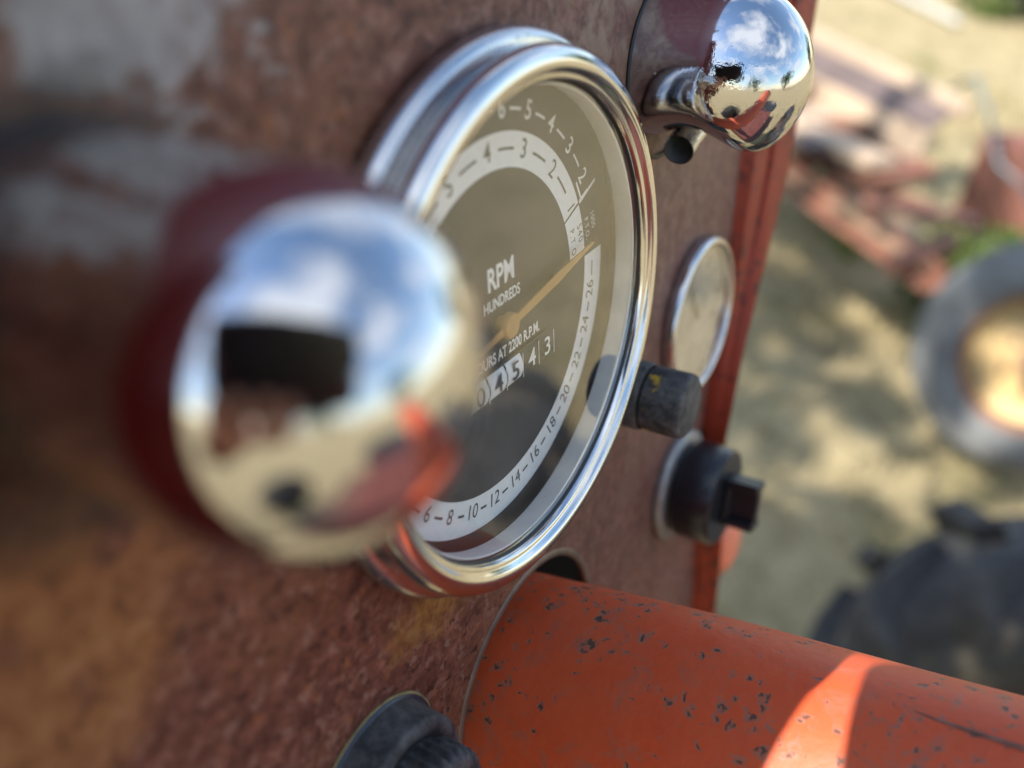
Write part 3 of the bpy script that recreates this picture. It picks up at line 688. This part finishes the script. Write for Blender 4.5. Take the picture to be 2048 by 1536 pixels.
# driver's place behind the camera
pl = thing('tractor_platform', 'oily brown tractor platform with gearbox and black seat below the steering column', 'platform', (0, -620, 150))
o = MB().box((0, 0, 300), (620, 20, 700)).build('deck', plain('brown_oily_steel', (0.11, 0.055, 0.038), 0.7, 0.4, 20), pl); bevel(o, 0.006, 2)
o = MB().box((0, 130, 210), (300, 240, 520)).build('gearbox', plain('greasy_red_casting', (0.13, 0.035, 0.025), 0.6, 0.5, 25, 0.2), pl); bevel(o, 0.03, 4)
MB().tube([(0, 0, 560), (0, 190, 600)], 28, 16).build('seat_post', ORANGE2, pl, True)
mb = MB(); mb.lathe([(0.001, 190), (90, 192), (170, 205), (200, 240), (206, 246), (205, 236), (175, 198), (90, 184), (0.001, 182)], 48, Matrix.Translation((0, 0, 600)) @ Matrix.Rotation(R(-90), 4, 'X'))
mb.build('seat', plain('black_seat_vinyl', (0.02, 0.02, 0.022), 0.45, 0.2, 100), pl, True)

# ---------------------------------------------------------------- rear tractor tyre at lower right
tw = thing('lugged_wheel', 'big dark lugged tractor tyre below the steering column at lower right', 'wheel', (1.04, -0.500, 0.425), dash=False)
TW = Matrix.Rotation(R(90), 4, 'Y')
rt = 0.397
prof = [(0.22, -0.12), (0.26, -0.145), (0.29, -0.155), (0.36, -0.14), (0.386, -0.10), (rt, -0.04), (rt, 0.04), (0.386, 0.10), (0.36, 0.14), (0.29, 0.155), (0.26, 0.145), (0.22, 0.12)]
MB().lathe(prof, 96, TW).build('tyre', TYRE, tw, True, 1.0)
MB().lathe([(0.23, -0.12), (0.21, -0.10), (0.20, -0.03), (0.10, 0.02), (0.001, 0.02)], 64, TW).build('rim', plain('dark_rusted_rim', (0.055, 0.03, 0.025), 0.7, 0.3, 20), tw, True, 1.0)
lugv = {}
for s in (-1, 1):
    v = []; f = []; ns = 8
    for i in range(ns + 1):
        t = i / ns; zz = s * (0.006 + 0.144 * t); base_r = rt - 0.004 if abs(zz) < 0.10 else rt - 0.004 - 0.050 * ((abs(zz) - 0.10) / 0.05) ** 2
        ang = -0.28 * t; w = 0.022 + 0.008 * t
        for (dr, dw) in ((-0.012, -1.3), (0.036, -0.85), (0.036, 0.85), (-0.012, 1.3)):
            a_ = ang + dw * w / rt; rr = base_r + dr; v.append((rr * math.cos(a_), rr * math.sin(a_), zz))
    for i in range(ns):
        for k in range(3): f.append((i * 4 + k, (i + 1) * 4 + k, (i + 1) * 4 + k + 1, i * 4 + k + 1))
    f += [(0, 1, 2, 3), tuple(ns * 4 + k for k in (3, 2, 1, 0))]
    first = None
    for i in range(14):
        rm = TW @ Matrix.Rotation(2 * math.pi * (i + (0.5 if s > 0 else 0)) / 14, 4, 'Z')
        if first is None: o = first = mesh_obj('lug', v, f, TYRE, tw, False, 1.0)
        else: o = first.copy(); COL.objects.link(o); o.parent = tw
        o.matrix_local = rm

tw.location = (1.03, -0.452, 0.375)
tw2 = tw.copy(); COL.objects.link(tw2); tw2.location = (1.20, -1.25, 0.425); tw.scale = (0.87, 0.87, 0.87); tw2['label'] = 'second lugged tractor tyre standing behind the first beside the tractor'
tw['group'] = tw2['group'] = 'lugged tractor wheels'
tw3 = tw.copy(); COL.objects.link(tw3); tw3.location = (-1.0, -0.95, 0.425); tw3['label'] = 'lugged tractor tyre on the left side of the tractor behind the camera'; tw3['group'] = 'lugged tractor wheels'
for ch in [c for c in COL.objects if c.parent == tw]:
    for to_ in (tw2, tw3):
        cc = ch.copy(); COL.objects.link(cc); cc.parent = to_

# ---------------------------------------------------------------- old implement standing in the grass
imp = thing('farm_implement', 'rusted farm implement frame of channel beam, rail and plates in dry grass', 'farm machine', (2.4, 0.2, 0), dash=False)
o0 = Vector((2.4, 0.2, 0))
def prism(name, a_, b_, prof, mat):
    """a section (across, up) swept from a to b"""
    a_, b_ = Vector(a_), Vector(b_); d = (b_ - a_).normalized(); side = Vector((d.y, -d.x, 0)).normalized(); up = side.cross(d)
    if up.z < 0: up = -up
    L = len(prof); v = [tuple(p + side * x + up * y - o0) for p in (a_, b_) for x, y in prof]
    f = [tuple(range(L))[::-1], tuple(range(L, 2 * L))] + [(i, (i + 1) % L, (i + 1) % L + L, i + L) for i in range(L)]
    o = mesh_obj(name, v, f, mat, imp, False, 1.0); bevel(o, 0.006, 2); return o
rect = lambda w, h, x0=0, y0=0: [(x0 - w / 2, y0 - h / 2), (x0 + w / 2, y0 - h / 2), (x0 + w / 2, y0 + h / 2), (x0 - w / 2, y0 + h / 2)]
E0, E1 = Vector((3.36, 1.20, 0.60)), Vector((2.80, 0.20, 0.60))
prism('beam_face', E0 + Vector((0, 0, 0.0)), E1, rect(0.03, 0.105, 0.0, -0.005), CREAM)
prism('beam_top', E0 + Vector((0, 0, 0.035)), E1 + Vector((0, 0, 0.035)), [(0.015, 0.018), (-0.07, 0.075), (-0.07, 0.06), (0.0, 0.019)], MAUVE)
prism('beam_lip', E0 + Vector((0, 0, -0.06)), E1 + Vector((0, 0, -0.06)), rect(0.05, 0.035), RUSTY)
prism('beam_back', E0 + Vector((0.16, -0.06, 0.12)), E1 + Vector((0.16, -0.06, 0.09)), rect(0.03, 0.05), CREAM)
A0, A1 = Vector((3.02, 1.05, 0.45)), Vector((2.27, 0.005, 0.45))
prism('rail', A0, A1, [(-0.03, -0.035), (0.03, -0.035), (0.03, -0.02), (-0.018, -0.02), (-0.018, 0.035), (-0.03, 0.035)], RUSTRED)
def plate(ts, t0, mat, z, th=0.015):
    v = []
    for t, u in ((ts, 0), (t0, 0), (t0, 1), (ts, 1)):
        p = A0.lerp(A1, t).lerp(E0.lerp(E1, t), u); v.append(Vector((p.x, p.y, z)) - o0)
    v = [tuple(p) for p in v] + [tuple(p - Vector((0, 0, th))) for p in v]
    o = mesh_obj('deck_plate', v, [(0, 1, 2, 3), (7, 6, 5, 4), (0, 4, 5, 1), (1, 5, 6, 2), (2, 6, 7, 3), (3, 7, 4, 0)], mat, imp, False, 1.0)
plate(0.02, 0.60, TANSTEEL, 0.455); plate(0.30, 0.52, RUSTY, 0.48); plate(0.66, 0.97, TANSTEEL, 0.465)
rs = random.Random(5)
for i in range(26):
    t, u = rs.uniform(0.1, 1.0), rs.uniform(-0.05, 1.0)
    p = A0.lerp(A1, t).lerp(E0.lerp(E1, t), u); p.z = rs.uniform(0.44, 0.60)
    an = rs.choice((-2.1, -2.2, -0.6, -0.5, -1.4)) + rs.uniform(-0.25, 0.25); ln = rs.uniform(0.10, 0.42); d = Vector((math.cos(an), math.sin(an), rs.uniform(-0.15, 0.15))) * ln / 2
    prism('scrap_bar', p - d, p + d, rect(rs.uniform(0.02, 0.11), rs.uniform(0.012, 0.05)), rs.choice((RUSTY, TANSTEEL, RUSTRED, MAUVE, CREAM, RUSTRED, RUSTY)))
prism('cross_member', A0.lerp(A1, 0.73) + Vector((0, 0, 0.02)), E0.lerp(E1, 0.92) - Vector((0, 0, 0.1)), rect(0.05, 0.06), TANSTEEL)
prism('cross_member', A0.lerp(A1, 0.46) + Vector((0, 0, 0.02)), E0.lerp(E1, 0.6) - Vector((0, 0, 0.1)), rect(0.06, 0.07), TANSTEEL)
for t in (0.05,): prism('leg', A0.lerp(A1, t) + Vector((0.12, 0, -0.03)), A0.lerp(A1, t) + Vector((0.121, 0.02, -0.50)), rect(0.06, 0.06), RUSTRED)
for t in (0.12,): prism('leg', E0.lerp(E1, t) + Vector((0.05, 0, -0.1)), E0.lerp(E1, t) + Vector((0.051, 0.02, -0.70)), rect(0.06, 0.06), RUSTY)
iw = thing('implement_wheel', 'grey perished tyre on a rusty yellow dished rim', 'wheel', (2.262, -0.282, 0.35), dash=False)
IW = Vector((0, 0, 1)).rotation_difference(Vector((-0.97, 0.06, 0.22)).normalized()).to_matrix().to_4x4() @ Matrix.Scale(0.80, 4)
MB().lathe([(0.215, -0.08), (0.26, -0.10), (0.32, -0.09), (0.355, -0.05), (0.362, 0.0), (0.355, 0.05), (0.32, 0.09), (0.26, 0.10), (0.215, 0.08)], 72, IW).build('tyre', TYRE2, iw, True, 1.0)
rm_ = MB().lathe([(0.225, 0.075), (0.215, 0.085), (0.205, 0.07), (0.195, 0.03)], 72, IW).build('rim', RUSTY, iw, True, 1.0)
MB().lathe([(0.197, 0.03), (0.17, 0.0), (0.12, 0.012), (0.07, 0.03), (0.001, 0.035)], 72, IW).build('disc', RIMC, rm_, True, 1.0)
MB().lathe([(0.045, 0.03), (0.045, 0.10), (0.03, 0.115), (0.001, 0.115)], 32, IW).build('hub', RUSTY, rm_, True, 1.0)
for i in range(6):
    a_ = i * math.pi / 3; MB().lathe([(0.012, 0.02), (0.012, 0.045), (0.001, 0.047)], 6, IW @ Matrix.Translation((0.09 * math.cos(a_), 0.09 * math.sin(a_), 0))).build('wheel_nut', RUSTY, rm_, False, 1.0)
hs = thing('hose', 'blue grey hose looping over the grass beyond the implement', 'hose', (3.6, 0.1, 0.3), dash=False)
pts = [Vector((3.9, 0.30, 0.52)), Vector((3.75, 0.22, 0.62)), Vector((3.6, 0.12, 0.55)), Vector((3.5, 0.02, 0.42)), Vector((3.45, -0.10, 0.38)), Vector((3.4, -0.3, 0.2)), Vector((3.5, -0.6, 0.03))]
MB().tube([p - Vector((3.6, 0.1, 0.3)) for p in pts], 0.008, 10).build('hose_pipe', BLUEGREY, hs, True, 1.0)
dm = thing('bent_plate', 'faded pink red bent steel plate leaning in the grass behind the wheel', 'scrap metal', (3.75, -0.12, 0.0), dash=False)
v = []; f = []
for i in range(9):
    t = i / 8
    for j in range(6):
        u_ = j / 5; v.append((0.10 * math.sin(t * 2.2) - 0.12 * u_, 0.22 - 0.50 * t, 0.05 + 0.42 * u_ - 0.10 * t * t + 0.03 * math.sin(5 * t)))
for i in range(8):
    for j in range(5): f.append((i * 6 + j, (i + 1) * 6 + j, (i + 1) * 6 + j + 1, i * 6 + j + 1))
o = mesh_obj('plate_sheet', v, f, plain('pink_faded_red', (0.30, 0.13, 0.10), 0.6, 0.35, 10), dm, True, 1.0); sm = o.modifiers.new('thick', 'SOLIDIFY'); sm.thickness = 0.012
pp = thing('white_pipe', 'thin white pipe lying on the far grass', 'pipe', (8.3, 1.1, 0.05), dash=False)
MB().tube([(0.7, 0.7, 0), (-0.3, -0.3, 0)], 0.03, 10).build('pipe_tube', WHITEPIPE, pp, True, 1.0)

# ---------------------------------------------------------------- bushes and trees
def foliage(name, c1, c2):
    k = Mat(name); n_ = k.noise(3, 3, 0.5); k.col(k.mix(k.ramp(n_, [(0.35, 0.0), (0.65, 1.0)]), c1, c2)); k.set(Roughness=0.7, Specular_IOR_Level=0.3); return k.m
LEAF = foliage('bush_leaves', (0.04, 0.075, 0.015), (0.12, 0.16, 0.035)); LEAF2 = foliage('tree_leaves', (0.03, 0.05, 0.015), (0.07, 0.10, 0.03))
BARK = plain('bark', (0.12, 0.09, 0.07), 0.9, 0.4, 12, 0.3)
def plant(name, label, cat, p, h, w, trunk, nleaf, ls, mat, group):
    t = thing(name, label, cat, p, group, dash=False)
    cl = [(rng.normal(0, w * 0.33), rng.normal(0, w * 0.33), trunk + (h - trunk) * rng.uniform(0.1, 0.95), rng.uniform(0.18, 0.34) * w) for _ in range(14)]
    v = []; f = []
    for i in range(nleaf):
        c = cl[rng.integers(14)]; d = rng.normal(size=3); d /= np.linalg.norm(d); pc = np.array(c[:3]) + d * c[3] * rng.uniform(0.5, 1.0)
        pc[2] = max(pc[2], 0.02)
        a_, b_ = rng.normal(size=3), rng.normal(size=3); a_ /= np.linalg.norm(a_); b_ -= a_ * (a_ @ b_); b_ /= np.linalg.norm(b_); s = ls * rng.uniform(0.5, 1.2); k = len(v)
        v += [tuple(pc - a_ * s), tuple(pc + b_ * s * 0.45), tuple(pc + a_ * s), tuple(pc - b_ * s * 0.45)]; f.append((k, k + 1, k + 2, k + 3))
    mesh_obj('crown', v, f, mat, t, False, 1.0)
    mb = MB(); mb.tube([(0, 0, 0), (0.02 * w, 0, trunk * 0.6 + 0.1), (0, 0.03 * w, h * 0.75)], [0.05 * w, 0.035 * w, 0.01 * w], 8)
    for c in cl[:6]: mb.tube([(0, 0, trunk * 0.6 + 0.05), (c[0] * 0.6, c[1] * 0.6, c[2] * 0.75), (c[0], c[1], c[2])], [0.025 * w, 0.015 * w, 0.006 * w], 6)
    mb.build('trunk', BARK, t, True, 1.0)
plant('bush', 'green bush at the far top right corner of the field', 'bush', (9.3, 0.45, 0), 0.9, 1.2, 0.05, 2600, 0.07, LEAF, 'bushes')
plant('weed_clump', 'bright green weeds growing up behind the deck plates and rail', 'plant', (3.55, 0.42, 0), 0.50, 0.30, 0.02, 700, 0.035, foliage('weed_leaves', (0.11, 0.13, 0.03), (0.22, 0.22, 0.06)), 'weeds')
plant('weed_clump', 'green weeds between the beam end and the wheel', 'plant', (3.05, 0.05, 0), 0.42, 0.34, 0.02, 700, 0.035, LEAF, 'weeds')

plant('tree', 'broad leafy tree standing far off to the right of the tractor', 'tree', (26, -9, 0), 6.5, 6, 1.6, 2200, 0.3, LEAF2, 'trees round the field')
plant('tree', 'leafy tree far behind the camera across the field', 'tree', (7, -30, 0), 8, 8, 2, 2200, 0.34, LEAF2, 'trees round the field')
plant('tree', 'tall leafy tree far back at the left behind the camera', 'tree', (-15, -27, 0), 8, 7, 2, 2200, 0.32, LEAF2, 'trees round the field')
plant('tree', 'sparse open crowned tree left of the tractor throwing broken shade on the grass', 'tree', (-3.15, 2.75, 0), 7.2, 3.6, 2.6, 640, 0.20, LEAF2, 'trees round the field')
